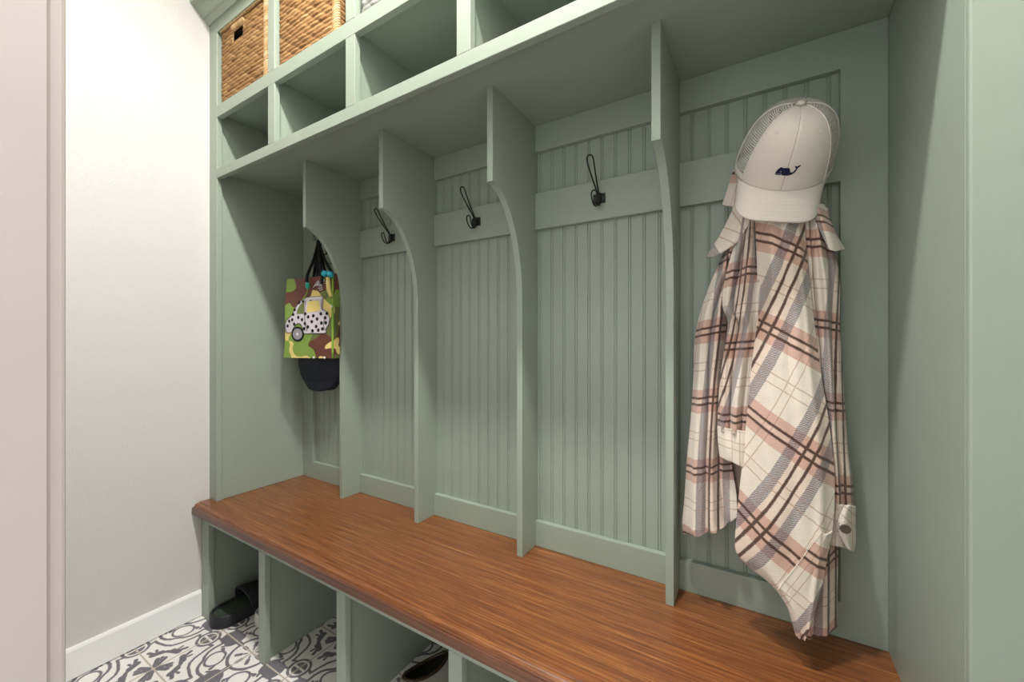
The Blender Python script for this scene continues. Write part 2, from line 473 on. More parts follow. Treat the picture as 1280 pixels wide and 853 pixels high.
# ------------------------------------------------------------------ bench base with open shoe cubbies
base = tag(empty('shoe_cabinet', (-.83, -.19, 0)), 'sage green shoe cabinet of open floor cubbies under the wooden bench top', 'shoe cabinet')
def bpart(name, bm, m=GREEN, bevel=.0015): return part(name, bm, m, bevel, base)
YB = -.404; ZU = ZB-.042
bpart('face_frame_stile', boxes((-1.945, -1.887, YB, YB+.02, 0, ZU)))
for ux in [-1.4835, -1.0449, -.614, -.177]:
    bpart('face_frame_stile', boxes((ux-.0205, ux+.0205, YB, YB+.02, 0, .388)))
    bpart('partition', boxes((ux-.012, ux+.007, YB+.02, .0, 0, ZU-.001)))
bpart('face_frame_stile', boxes((.195, XR-.001, YB, YB+.02, 0, ZU)))
bpart('face_frame_rail', boxes((-1.887, .195, YB, YB+.02, .388, ZU)))
bpart('side_panel', boxes((-1.945, -1.897, YB+.02, 0, 0, ZU-.001)))
bpart('side_panel', boxes((XR-.03, XR-.001, YB+.02, 0, 0, ZU-.001)))
bpart('back_panel', boxes((-1.945, XR-.001, .0, .018, 0, ZU-.001)))

# ------------------------------------------------------------------ wire coat hooks
def make_hook(name):
    t = empty(name)
    bm = bmesh.new()     # plate with two ears and a raised barrel
    box(bm, -.0185, -.0065, -.0022, 0, -.0145, .0145); box(bm, .0065, .0185, -.0022, 0, -.0145, .0145)
    pts = [(-.0075, -.0022)]+[(-.0065*cos(pi*k/8), -.0022-.0085*sin(pi*k/8)) for k in range(9)]+[(.0075, -.0022), (.0075, 0), (-.0075, 0)]
    prism(bm, pts, 'z', -.0145, .0145)
    obj('bracket_plate', bm, BLACK, t, bevel=.0007)
    up = [(-.0017, -.0075, -.016), (-.0018, -.0085, .0), (-.002, -.014, .014), (-.0055, -.044, .046), (-.0085, -.068, .073), (-.0090, -.078, .088), (-.0055, -.082, .0955),
          (0, -.083, .0975), (.0055, -.082, .0955), (.0090, -.078, .088), (.0085, -.068, .073), (.0055, -.044, .046), (.002, -.014, .014), (.0018, -.0085, 0), (.0017, -.0075, -.016)]
    bm = bmesh.new(); tube(bm, spline(up, 6), .0023, 8); obj('upper_wire_loop', bm, BLACK, t, smooth=True)
    lo = [(-.0042, -.0075, .010), (-.0043, -.0075, -.012), (-.0043, -.012, -.021), (-.005, -.022, -.0265), (-.0065, -.034, -.022), (-.008, -.043, -.008), (-.0075, -.0465, .004), (-.004, -.0475, .0095),
          (0, -.0478, .0108), (.004, -.0475, .0095), (.0075, -.0465, .004), (.008, -.043, -.008), (.0065, -.034, -.022), (.005, -.022, -.0265), (.0043, -.012, -.021), (.0043, -.0075, -.012), (.0042, -.0075, .010)]
    bm = bmesh.new(); tube(bm, spline(lo, 6), .0023, 8); obj('lower_wire_loop', bm, BLACK, t, smooth=True)
    for sx in (-.0125, .0125):
        for sz in (-.009, .009):
            bm = bmesh.new(); lathe(bm, [(.0030, 0), (.0030, .0006), (.0018, .0018), (.0004, .0020)], 10, Matrix.Translation((sx, -.0021, sz)) @ Matrix.Rotation(pi/2, 4, 'X'))
            obj('screw', bm, BLACK, t, smooth=True)
    return t
def copy_tree(o, parent=None):
    c = o.copy(); COL.objects.link(c)
    if parent is not None: c.parent = parent; c.matrix_parent_inverse = o.matrix_parent_inverse.copy()
    for ch in list(o.children): copy_tree(ch, c)
    return c
hook0 = make_hook('coat_hook')
HK = [(-1.70, 'black wire coat hook holding the camouflage bag, in the far left bay'),
      (-1.278, 'black wire coat hook in the bay just right of the camouflage bag'),
      (-.849, 'middle black wire coat hook of the three empty ones, centre bay'),
      (-.398, 'black wire coat hook nearest the white cap, in the bay left of it'),
      (.036, 'black wire coat hook behind the white cap, carrying the plaid shirt')]
for i, (hx, lab) in enumerate(HK):
    h = hook0 if i == 0 else copy_tree(hook0)
    h.location = (hx, 0, 1.5525)
    tag(h, lab, 'coat hook', 'black double wire coat hooks on the rail')
SHIRT = {
 'front': dict(rows=[
  [(-0.0031,-0.1000,1.4482),(0.0278,-0.1250,1.4249),(0.0561,-0.1250,1.4200),(0.0841,-0.1000,1.4324)],
  [(-0.0015,-0.1000,1.3675),(0.0277,-0.1280,1.3523),(0.0600,-0.1300,1.3476),(0.0869,-0.1000,1.3556)],
  [(0.0015,-0.0950,1.2785),(0.0320,-0.1300,1.2679),(0.0652,-0.1350,1.2662),(0.0937,-0.1000,1.2652)],
  [(0.0015,-0.0950,1.1799),(0.0349,-0.1280,1.1743),(0.0731,-0.1380,1.1714),(0.1027,-0.1050,1.1636)],
  [(-0.0092,-0.1000,1.0812),(0.0318,-0.1350,1.0759),(0.0754,-0.1420,1.0697),(0.1128,-0.1100,1.0641)],
  [(-0.0185,-0.1000,0.9636),(0.0317,-0.1400,0.9666),(0.0855,-0.1480,0.9688),(0.1253,-0.1150,0.9640)],
  [(-0.0293,-0.1050,0.8368),(0.0287,-0.1450,0.8496),(0.0904,-0.1520,0.8577),(0.1336,-0.1200,0.8609)],
  [(-0.0386,-0.1100,0.7281),(0.0271,-0.1500,0.7504),(0.0901,-0.1550,0.7594),(0.1298,-0.1300,0.7671)],
  [(-0.0400,-0.1150,0.6612),(0.0243,-0.1500,0.6743),(0.0875,-0.1550,0.6867),(0.1185,-0.1400,0.6966)],
  [(-0.0136,-0.1200,0.6336),(0.0341,-0.1500,0.6372),(0.0849,-0.1550,0.6394),(0.1090,-0.1450,0.6403)],
  [(0.0278,-0.1250,0.6088),(0.0548,-0.1500,0.6074),(0.0849,-0.1550,0.5977),(0.0983,-0.1500,0.5931)],
  [(0.0558,-0.1300,0.5767),(0.0697,-0.1480,0.5721),(0.0852,-0.1520,0.5639),(0.0906,-0.1500,0.5615)],
  [(0.0702,-0.1400,0.5298),(0.0750,-0.1480,0.5301),(0.0801,-0.1500,0.5317),(0.0829,-0.1480,0.5332)],
  ],
  a=(10.038,104.720,-52.083,110.160,9.481,15.065),
  b=(33.993,-57.964,-86.221,-8.407,-12.595,-18.239),
 ),
 'hem_band': dict(rows=[
  [(0.1082,-0.1530,0.7567),(0.1172,-0.1510,0.7518),(0.1278,-0.1360,0.7547)],
  [(0.0871,-0.1600,0.7177),(0.1050,-0.1590,0.7111),(0.1195,-0.1420,0.7073)],
  [(0.0663,-0.1590,0.6776),(0.0897,-0.1600,0.6627),(0.1126,-0.1470,0.6600)],
  [(0.0491,-0.1550,0.6444),(0.0781,-0.1590,0.6233),(0.1019,-0.1520,0.6147)],
  [(0.0371,-0.1460,0.6143),(0.0665,-0.1560,0.5854),(0.0928,-0.1540,0.5711)],
  [(0.0538,-0.1420,0.5845),(0.0680,-0.1530,0.5614),(0.0877,-0.1530,0.5494)],
  [(0.0687,-0.1430,0.5294),(0.0747,-0.1520,0.5309),(0.0827,-0.1510,0.5333)],
  ],
  a=(-2.843,154.698,-78.600,0.000,0.000,0.000),
  b=(33.700,-55.329,-90.733,0.000,0.000,0.000),
 ),
 'left_side': dict(rows=[
  [(-0.0512,-0.0450,1.3959),(-0.0339,-0.0600,1.3863),(-0.0176,-0.0600,1.3803),(-0.0016,-0.0500,1.3766)],
  [(-0.0756,-0.0400,1.3317),(-0.0552,-0.0650,1.3215),(-0.0388,-0.0600,1.3150),(-0.0177,-0.0500,1.3108)],
  [(-0.1008,-0.0350,1.2691),(-0.0756,-0.0650,1.2562),(-0.0558,-0.0550,1.2522),(-0.0260,-0.0450,1.2475)],
  [(-0.1208,-0.0350,1.2058),(-0.0924,-0.0700,1.1950),(-0.0694,-0.0550,1.1911),(-0.0345,-0.0400,1.1870)],
  [(-0.1338,-0.0350,1.1350),(-0.1027,-0.0720,1.1292),(-0.0763,-0.0550,1.1253),(-0.0429,-0.0400,1.1215)],
  [(-0.1369,-0.0400,1.0436),(-0.1059,-0.0750,1.0439),(-0.0794,-0.0600,1.0402),(-0.0514,-0.0400,1.0360)],
  [(-0.1425,-0.0400,0.9416),(-0.1091,-0.0780,0.9452),(-0.0828,-0.0600,0.9410),(-0.0563,-0.0450,0.9374)],
  [(-0.1513,-0.0450,0.8295),(-0.1142,-0.0800,0.8365),(-0.0844,-0.0620,0.8346),(-0.0509,-0.0500,0.8368)],
  [(-0.1569,-0.0450,0.7327),(-0.1138,-0.0840,0.7469),(-0.0789,-0.0660,0.7518),(-0.0417,-0.0700,0.7834)],
  [(-0.1619,-0.0500,0.6660),(-0.1153,-0.0860,0.6816),(-0.0735,-0.0700,0.7007),(-0.0383,-0.0750,0.7390)],
  [(-0.1581,-0.0500,0.6405),(-0.1101,-0.0860,0.6656),(-0.0684,-0.0700,0.6867),(-0.0383,-0.0750,0.7222)],
  ],
  a=(19.900,217.281,-3.075,264.493,87.872,-23.356),
  b=(19.453,22.770,-109.871,0.000,0.000,0.000),
 ),
 'left_sleeve': dict(rows=[
  [(-0.0336,-0.0700,1.4252),(-0.0171,-0.0900,1.4137),(0.0000,-0.0950,1.4061),(0.0215,-0.0800,1.4048)],
  [(-0.0450,-0.0700,1.3611),(-0.0249,-0.0950,1.3481),(-0.0046,-0.1000,1.3446),(0.0215,-0.0800,1.3454)],
  [(-0.0600,-0.0700,1.3003),(-0.0345,-0.0920,1.2837),(-0.0061,-0.1020,1.2836),(0.0215,-0.0800,1.2879)],
  [(-0.0683,-0.0720,1.2512),(-0.0444,-0.0850,1.2372),(-0.0123,-0.1020,1.2410),(0.0185,-0.0800,1.2450)],
  [(-0.0677,-0.0820,1.2124),(-0.0420,-0.1050,1.1952),(-0.0123,-0.1000,1.1945),(0.0155,-0.0750,1.1985)],
  [(-0.0581,-0.0750,1.1785),(-0.0346,-0.0880,1.1664),(-0.0092,-0.0950,1.1586),(0.0139,-0.0750,1.1587)],
  [(-0.0650,-0.0700,1.1160),(-0.0443,-0.0880,1.1110),(-0.0154,-0.0970,1.1152),(0.0093,-0.0750,1.1187)],
  [(-0.0735,-0.0700,1.0489),(-0.0507,-0.0900,1.0460),(-0.0217,-0.0970,1.0499),(0.0031,-0.0750,1.0530)],
  [(-0.0786,-0.0700,0.9816),(-0.0539,-0.0920,0.9792),(-0.0280,-0.0970,0.9786),(-0.0031,-0.0750,0.9776)],
  [(-0.0803,-0.0700,0.9200),(-0.0554,-0.0940,0.9201),(-0.0311,-0.0980,0.9201),(-0.0063,-0.0750,0.9167)],
  ],
  a=(20.172,273.901,-42.509,866.337,75.930,33.815),
  b=(13.833,10.714,-110.747,0.000,0.000,0.000),
 ),
 'left_cuff': dict(rows=[
  [(-0.0799,-0.0760,0.9288),(-0.0567,-0.1000,0.9285),(-0.0309,-0.1050,0.9288),(-0.0062,-0.0820,0.9236)],
  [(-0.0781,-0.0770,0.8930),(-0.0549,-0.1030,0.8925),(-0.0292,-0.1080,0.8917),(-0.0062,-0.0840,0.8876)],
  [(-0.0747,-0.0780,0.8575),(-0.0533,-0.1030,0.8560),(-0.0308,-0.1080,0.8500),(-0.0093,-0.0840,0.8453)],
  ],
  a=(20.141,131.184,1.275,0.000,0.000,0.000),
  b=(-5.131,-14.186,-128.448,0.000,0.000,0.000),
 ),
 'right_side': dict(rows=[
  [(0.0793,-0.0900,1.4277),(0.0951,-0.1000,1.4102),(0.1123,-0.0900,1.4101),(0.1281,-0.0700,1.4163)],
  [(0.0821,-0.0900,1.3670),(0.0987,-0.1050,1.3529),(0.1171,-0.0950,1.3577),(0.1341,-0.0650,1.3655)],
  [(0.0863,-0.0900,1.3116),(0.1034,-0.0980,1.3017),(0.1230,-0.0900,1.3077),(0.1414,-0.0600,1.3178)],
  [(0.0909,-0.0850,1.2553),(0.1064,-0.0950,1.2514),(0.1283,-0.0900,1.2537),(0.1501,-0.0550,1.2632)],
  [(0.0965,-0.0850,1.1779),(0.1116,-0.0970,1.1737),(0.1307,-0.0920,1.1701),(0.1501,-0.0550,1.1710)],
  [(0.1020,-0.0850,1.0925),(0.1166,-0.1000,1.0902),(0.1330,-0.0950,1.0871),(0.1541,-0.0550,1.0841)],
  [(0.1069,-0.0900,1.0082),(0.1192,-0.1000,1.0072),(0.1365,-0.0980,1.0033),(0.1574,-0.0600,0.9982)],
  [(0.1123,-0.0900,0.9075),(0.1245,-0.1000,0.9082),(0.1414,-0.1000,0.9073),(0.1632,-0.0650,0.8988)],
  [(0.1123,-0.0900,0.8316),(0.1271,-0.1000,0.8341),(0.1478,-0.1000,0.8364),(0.1709,-0.0650,0.8349)],
  [(0.1096,-0.0900,0.7821),(0.1271,-0.1000,0.7878),(0.1478,-0.1000,0.7907),(0.1709,-0.0650,0.7832)],
  ],
  a=(-20.948,149.694,5.969,145.930,-41.882,-22.638),
  b=(21.593,-24.607,-111.182,0.000,0.000,0.000),
 ),
 'right_cuff': dict(rows=[
  [(0.1091,-0.0950,0.7922),(0.1238,-0.1060,0.7975),(0.1441,-0.1080,0.8009),(0.1706,-0.0750,0.7916)],
  [(0.1091,-0.0950,0.7484),(0.1234,-0.1090,0.7541),(0.1438,-0.1100,0.7545),(0.1716,-0.0770,0.7448)],
  [(0.1091,-0.0950,0.7081),(0.1236,-0.1080,0.7142),(0.1441,-0.1080,0.7148),(0.1703,-0.0770,0.7033)],
  ],
  a=(-4.958,137.344,0.000,0.000,0.000,0.000),
  b=(-16.744,10.579,-100.973,0.000,0.000,0.000),
 ),
 'cuff_flap': dict(rows=[
  [(0.1524,-0.1120,0.8024),(0.1586,-0.1120,0.8038),(0.1727,-0.0780,0.7932)],
  [(0.1443,-0.1160,0.7812),(0.1532,-0.1150,0.7812),(0.1725,-0.0790,0.7688)],
  [(0.1404,-0.1170,0.7597),(0.1529,-0.1170,0.7595),(0.1724,-0.0800,0.7446)],
  [(0.1455,-0.1160,0.7380),(0.1544,-0.1150,0.7351),(0.1724,-0.0800,0.7216)],
  [(0.1561,-0.1120,0.7166),(0.1600,-0.1110,0.7140),(0.1700,-0.0790,0.6991)],
  ],
  a=(-18.268,207.190,7.511,0.000,0.000,0.000),
  b=(7.710,-120.533,-93.721,0.000,0.000,0.000),
 ),
 'back_tail': dict(rows=[
  [(0.0797,-0.0850,0.7289),(0.0978,-0.1000,0.7359),(0.1192,-0.1000,0.7379),(0.1447,-0.0750,0.7307)],
  [(0.0797,-0.0850,0.6597),(0.0973,-0.1050,0.6708),(0.1189,-0.1030,0.6727),(0.1447,-0.0750,0.6635)],
  [(0.0821,-0.0900,0.5854),(0.0971,-0.1080,0.5919),(0.1187,-0.1050,0.5975),(0.1430,-0.0780,0.5941)],
  [(0.0873,-0.0950,0.5047),(0.0969,-0.1100,0.5111),(0.1184,-0.1070,0.5259),(0.1428,-0.0800,0.5333)],
  ],
  a=(-18.922,170.286,-0.816,0.000,0.000,0.000),
  b=(-44.557,58.129,-116.517,0.000,0.000,0.000),
 ),
 'back_panel': dict(rows=[
  [(-0.0264,-0.0300,1.4152),(0.0222,-0.0450,1.4043),(0.0827,-0.0450,1.3952),(0.1272,-0.0300,1.3922)],
  [(-0.0521,-0.0250,1.1842),(0.0144,-0.0400,1.1819),(0.0831,-0.0400,1.1801),(0.1412,-0.0300,1.1791)],
  [(-0.0643,-0.0250,0.9865),(0.0144,-0.0400,0.9946),(0.0904,-0.0400,1.0005),(0.1481,-0.0300,1.0038)],
  [(-0.0692,-0.0300,0.8088),(0.0143,-0.0450,0.8274),(0.0943,-0.0450,0.8411),(0.1433,-0.0350,0.8467)],
  [(-0.0568,-0.0350,0.7303),(0.0143,-0.0450,0.7416),(0.0939,-0.0500,0.7538),(0.1399,-0.0400,0.7604)],
  ],
  a=(7.566,110.046,0.000,0.000,0.000,0.000),
  b=(17.814,7.778,-99.356,0.000,0.000,0.000),
 ),
 'collar_left': dict(rows=[
  [(-0.0390,-0.0550,1.5156),(-0.0173,-0.0750,1.4951),(0.0062,-0.0850,1.4781)],
  [(-0.0471,-0.0600,1.4528),(-0.0251,-0.0850,1.4346),(0.0000,-0.0950,1.4168)],
  [(-0.0691,-0.0600,1.4008),(-0.0460,-0.0850,1.3823),(-0.0186,-0.0950,1.3908)],
  [(-0.0934,-0.0580,1.3598),(-0.0713,-0.0780,1.3476),(-0.0395,-0.0850,1.3611)],
  [(-0.1061,-0.0550,1.3382),(-0.0891,-0.0680,1.3360),(-0.0715,-0.0740,1.3445)],
  ],
  a=(25.598,-62.872,-29.491,0.000,0.000,0.000),
  b=(33.782,-54.728,-72.258,0.000,0.000,0.000),
 ),
 'collar_stand': dict(rows=[
  [(-0.0482,-0.0350,1.5496),(-0.0343,-0.0450,1.5430),(-0.0161,-0.0500,1.5315)],
  [(-0.0619,-0.0350,1.5017),(-0.0478,-0.0450,1.4919),(-0.0292,-0.0500,1.4811)],
  [(-0.0724,-0.0350,1.4682),(-0.0597,-0.0450,1.4592),(-0.0442,-0.0500,1.4513)],
  ],
  a=(43.162,167.672,-44.790,0.000,0.000,0.000),
  b=(46.130,-32.456,-86.931,0.000,0.000,0.000),
 ),
 'collar_right': dict(rows=[
  [(0.0892,-0.1050,1.4199),(0.1027,-0.1050,1.4209),(0.1221,-0.0750,1.4228)],
  [(0.1020,-0.1120,1.3858),(0.1157,-0.1080,1.3880),(0.1328,-0.0750,1.3854)],
  [(0.1150,-0.1140,1.3504),(0.1286,-0.1090,1.3513),(0.1450,-0.0730,1.3504)],
  [(0.1259,-0.1100,1.3203),(0.1383,-0.1040,1.3168),(0.1572,-0.0700,1.3243)],
  ],
  a=(-28.877,191.004,44.511,0.000,0.000,0.000),
  b=(49.325,-25.532,-120.627,0.000,0.000,0.000),
 ),
}
# ------------------------------------------------------------------ plaid flannel shirt
def crom(P, t):
    n = len(P)-1; x = min(max(t, 0), 1)*n; i = min(int(x), n-1); t = x-i
    p0, p1, p2, p3 = P[max(i-1, 0)], P[i], P[i+1], P[min(i+2, n)]
    return .5*((2*p1)+(p2-p0)*t+(2*p0-5*p1+4*p2-p3)*t*t+(3*p1-p0-3*p2+p3)*t**3)
FOLDS = {   # ridges running down the cloth: (s at top, s at bottom, half width, depth towards viewer)
 'front': [(.33, .25, .09, .006), (.54, .44, .07, -.005), (.84, .80, .06, .007)],
 'left_side': [(.22, .22, .06, .012), (.40, .38, .05, -.016), (.58, .56, .06, .012), (.76, .76, .05, -.014)],
 'left_sleeve': [(.15, .18, .05, .012), (.34, .32, .05, -.018), (.52, .52, .06, .013), (.70, .68, .05, -.013), (.86, .84, .05, .010)],
 'right_side': [(.32, .32, .05, -.012), (.52, .55, .06, .010), (.72, .72, .05, -.010), (.9, .88, .05, .006)],
 'back_tail': [(.45, .4, .08, -.009), (.7, .72, .08, .008)],
 'left_cuff': [(.42, .4, .1, -.006)], 'right_cuff': [(.3, .3, .12, -.003)],
}
from mathutils.bvhtree import BVHTree
def panel(name, parent, nu=40, nv=70, mat=PLAID, thick=.0026, label=None, pname=None, on=None, gap=.0035):
    d = SHIRT[name]; R = [[Vector(p) for p in r] for r in d['rows']]
    fo = FOLDS.get(name, []); fa, fb = d['a'], d['b']
    def pos(s, t):
        row = [crom([r[k] for r in R], t) for k in range(len(R[0]))]
        p = crom(row, s).copy()
        dy = 0
        for s0, s1, w, a in fo:
            c = s0+(s1-s0)*t+.03*sin(5*t+10*s0)
            dy += a*math.exp(-((s-c)/w)**2)*min(1, 4*s+.2, 4*(1-s)+.2)
        dy += .0012*noise.noise(Vector((p.x*45, p.z*30, 3.7)))+.003*noise.noise(Vector((p.x*16, p.z*9, 1.2)))
        p.y -= dy
        if on:
            hit = on.ray_cast(Vector((p.x, -.6, p.z)), Vector((0, 1, 0)))[0]
            if hit: p.y = min(p.y, hit.y-gap)
        return p
    def uv(s, t):
        row = [crom([r[k] for r in R], t) for k in range(len(R[0]))]
        p = crom(row, s); x, z = p.x, p.z-1
        q = (1, x, z, x*x, x*z, z*z)
        return (sum(i*j for i, j in zip(fa, q)), sum(i*j for i, j in zip(fb, q)))
    bm = bmesh.new(); grid(bm, nu, nv, pos, uv)
    if name in ('front', 'right_cuff'): TREES[name] = BVHTree.FromBMesh(bm)
    me = bpy.data.meshes.new(pname or name); bm.to_mesh(me); bm.free()
    for p in me.polygons: p.use_smooth = True
    o = link(pname or name, me, mat, parent)
    if parent: o.matrix_parent_inverse = Matrix.Translation(-shirt.location) if parent is shirt else Matrix.Translation(-shirt.location)
    s = o.modifiers.new('thickness', 'SOLIDIFY'); s.thickness = thick; s.offset = 0
    if label: o['label'] = label
    return o, pos
TREES = {}
shirt = tag(empty('plaid_shirt', (.036, -.03, 1.56)), 'cream and pink plaid flannel shirt hanging under the white cap', 'shirt')
front, fpos = panel('front', shirt, 60, 110, pname='front_panel')
hem, hemp = panel('hem_band', shirt, 30, 60, pname='hem_facing', on=TREES['front'])
panel('left_side', shirt, 44, 90, pname='side_panel')
panel('back_panel', shirt, 20, 40, LINING, pname='back_lining', label='brownish inside of the cloth')
ls, _ = panel('left_sleeve', shirt, 44, 80, pname='sleeve')
lc, lcp = panel('left_cuff', shirt, 30, 16, pname='cuff')
panel('right_side', shirt, 44, 90, pname='sleeve')
panel('right_cuff', shirt, 30, 20, pname='cuff')
fl, flp = panel('cuff_flap', shirt, 14, 20, pname='cuff_tab', on=TREES['right_cuff'], gap=.004)
panel('back_tail', shirt, 30, 30, pname='shirt_tail')
panel('collar_left', shirt, 18, 30, pname='collar')
panel('collar_stand', shirt, 12, 20, pname='collar_stand')
panel('collar_right', shirt, 16, 24, pname='collar')
def sub(o, parent):
    o.parent = parent; return o
# horn button on the cuff tab
c = Vector((.131, -.1195, .8115)) if False else flp(.42, .52)
bm = bmesh.new(); lathe(bm, [(.0055, .0), (.0085, .0008), (.0092, .0022), (.0080, .0034), (.0060, .0028), (.0004, .0026)], 20, Matrix.Translation(c+Vector((0, -.002, 0))) @ Matrix.Rotation(pi/2, 4, 'X') @ Matrix.Scale(1, 4))
bt = obj('button', bm, BUTTON, None, smooth=True); bt['label'] = 'dark horn button'; sub(bt, fl)
# pale edge stitching / rolled edges: thin cords along cloth edges
def cord(name, pts, r, parent, mat=BONE):
    bm = bmesh.new(); tube(bm, pts, r, 6); return sub(obj(name, bm, mat, None, smooth=True), parent)
cord('cuff_edge', [lcp(s/20, 0)+Vector((0, -.0015, 0)) for s in range(21)], .0014, lc)
cord('tab_edge', [flp(0, t/24) for t in range(25)], .0014, fl)
# stitched seam: row of short pale stitches across the front panel beside the hem facing
sp = [hemp(.01, t/90*.66)+Vector((0, -.0022, 0)) for t in range(91)]
bm = bmesh.new()
for i in range(0, len(sp)-1, 2): tube(bm, [sp[i], sp[i]*.35+sp[i+1]*.65], .0011, 5)
sub(obj('seam_stitching', bm, BONE, None), hem)

# ------------------------------------------------------------------ trucker cap
cap = tag(empty('trucker_cap', (.046, -.058, 1.523)), 'white trucker cap with a small navy whale, hung over the plaid shirt', 'cap')
CA, CB, CH = .092, .098, .137      # half width, half depth, crown height
def crown(phi, t, off=0):
    """phi -90deg = front; t 0 at the sweatband .. 1 at the button"""
    f = max(0, -sin(phi))            # 1 at the front
    e = .50+.14*(1-f)
    tau = t*pi/2
    rho = max(cos(tau), 0)**e
    h = CH*sin(tau)**(.98)
    h *= 1
    p = Vector((CA*cos(phi)*rho, CB*sin(phi)*rho, h))
    p.y -= .006*f*sin(pi*t)
    if off:
        n = Vector((cos(phi)*cos(tau)/CA, sin(phi)*cos(tau)/CB, sin(tau)/CH)).normalized(); p += n*off
    return p
FR = radians(55)                     # front panels reach this far either side at the sweatband
def lim(t): return FR*(1-.22*t)
def cpart(name, bm, m, smooth=True, solid=0, parent=None, off=0):
    o = obj(name, bm, m, parent or cap, smooth=smooth)
    if solid:
        s = o.modifiers.new('thickness', 'SOLIDIFY'); s.thickness = solid; s.offset = off
    return o
for sgn, nm in ((-1, 'front_panel'), (1, 'front_panel')):
    bm = bmesh.new()
    def fp(s, t, sgn=sgn):
        t = t*.985; L = lim(t); phi = -pi/2+sgn*L*s
        dent = -.0012*math.exp(-(s/.035)**2)
        return crown(phi, t, dent)
    grid(bm, 30, 40, fp); cpart(nm, bm, HATW, solid=.0022)
bm = bmesh.new()
def bp(s, t):
    t = t*.985; L = lim(t); return crown(-pi/2+L+(2*pi-2*L)*s, t)
grid(bm, 72, 36, bp, lambda s, t: (s*80, t*40)); cpart('mesh_back', bm, MESHM)
# seam tapes over the mesh joins and the centre seam, sweatband, button, eyelets
bm = bmesh.new()
for sgn in (-1, 1):
    tube(bm, [crown(-pi/2+sgn*lim(t*.98), t*.98, .001) for t in [k/24 for k in range(25)]], .0016, 6)
for a in (75, 0, 180-75+75):
    tube(bm, [crown(radians(a+0), t*.98, .0005) for t in [k/24 for k in range(25)]], .0015, 6)
cpart('seam_tape', bm, HATW)
bm = bmesh.new()
for dx in (-.0022, .0022):
    tube(bm, [crown(-pi/2+dx/CA*(1+1.5*t*t), t*.96, .0008) for t in [k/30 for k in range(31)]], .00045, 5)
cpart('centre_stitching', bm, BONE)
bm = bmesh.new()
grid(bm, 60, 2, lambda s, t: crown(-pi/2+FR+(2*pi-2*FR)*s, t*.07, .0009))
cpart('back_band', bm, HATW, solid=.0015)
bm = bmesh.new(); lathe(bm, [(.0085, -.003), (.0086, .001), (.0070, .0042), (.0035, .0058), (.0003, .0062)], 18, Matrix.Translation(crown(0, 1)+Vector((0, 0, -.0015))))
cpart('top_button', bm, HATW)
for a in (-30, 30):
    ph = -pi/2+radians(a); cpt = crown(ph, .60, .0010); nrm = (crown(ph, .60, .01)-crown(ph, .60, 0)).normalized()
    q = nrm.to_track_quat('Z', 'Y').to_matrix().to_4x4()
    bm = bmesh.new(); tube(bm, [cpt+q @ Vector((.0034*cos(2*pi*k/14), .0034*sin(2*pi*k/14), 0)) for k in range(14)], .0009, 6, closed=True)
    cpart('eyelet', bm, HATW)
# visor
def visor(s, t):
    psi = -pi/2+radians(64)*(2*s-1)
    b = crown(psi, 0)
    xx = 2*s-1
    edge_x = CA*.86*math.copysign(abs(sin(radians(90)*xx))**.66, xx) if xx else 0
    k = abs(cos(radians(90)*xx))
    out = Vector((edge_x, -CB*.42-.130*max(k, 0)**.50, 0))
    tt = t
    p = b.lerp(out, tt)
    p.z = .002-.026*t - 1.4*(p.x**2)*(.3+.7*t)
    return p
bm = bmesh.new(); grid(bm, 64, 24, visor)
vis = cpart('visor', bm, HATW, solid=.0034, off=0)
bm = bmesh.new()
for t in (.30, .42, .54, .66, .78, .90):
    tube(bm, [visor(s/60, t)+Vector((0, -.0002, .0017)) for s in range(2, 59)], .00035, 4)
cpart('visor_stitching', bm, BONE, parent=vis)
# embroidered whale low on the front, facing left
W = [(0,.18),(.02,.42),(.06,.62),(.13,.80),(.19,.88),(.23,.83),(.28,.80),(.42,.82),(.54,.80),(.575,.70),(.60,.52),(.64,.40),(.70,.38),(.77,.46),(.815,.64),(.83,.80),(.79,.86),(.75,.95),(.755,1.0),(.84,.95),(.88,.96),(.93,1.02),(1.0,1.06),(.995,.98),(.95,.88),(.90,.83),(.88,.70),(.86,.52),(.80,.32),(.72,.20),(.62,.12),(.50,.08),(.42,.10),(.32,.10),(.30,.16),(.20,.13),(.06,.12)]
def inside(x, y, P):
    c = False; n = len(P)
    for i in range(n):
        (x1, y1), (x2, y2) = P[i], P[i-1]
        if (y1 > y) != (y2 > y) and x < (x2-x1)*(y-y1)/(y2-y1)+x1: c = not c
    return c
def stamp(bm, test, x0, z0, w, h, n, off):
    nx, nz = n, max(2, int(n*h/w))
    vs = {}
    def V(i, j):
        if (i, j) not in vs:
            x = x0+w*i/nx; zt = z0+h*j/nz
            phi = -pi/2+x/CA
            vs[i, j] = bm.verts.new(crown(phi, zt, off))
        return vs[i, j]
    for i in range(nx):
        for j in range(nz):
            if test((i+.5)/nx, (j+.5)/nz): bm.faces.new((V(i, j), V(i+1, j), V(i+1, j+1), V(i, j+1)))
bm = bmesh.new()
WX, WT, WW, WH = -.020, .165, .041, .112
stamp(bm, lambda a, b: inside(a, b*1.08, W) and not (.20 < a < .245 and .34 < b < .46) and not (.03 < a < .30 and abs(b-.20-.10*(a-.2)) < .028), WX, WT, WW, WH, 90, .0022)
wh = cpart('whale_embroidery', bm, NAVYT, solid=.0008); wh['label'] = 'small navy whale'
cap.rotation_mode = 'XYZ'
cap.matrix_basis = Matrix.Translation(cap.location) @ Matrix.Rotation(radians(19), 4, 'Y') @ Matrix.Rotation(radians(47), 4, 'X') @ Matrix.Rotation(radians(12), 4, 'Z')

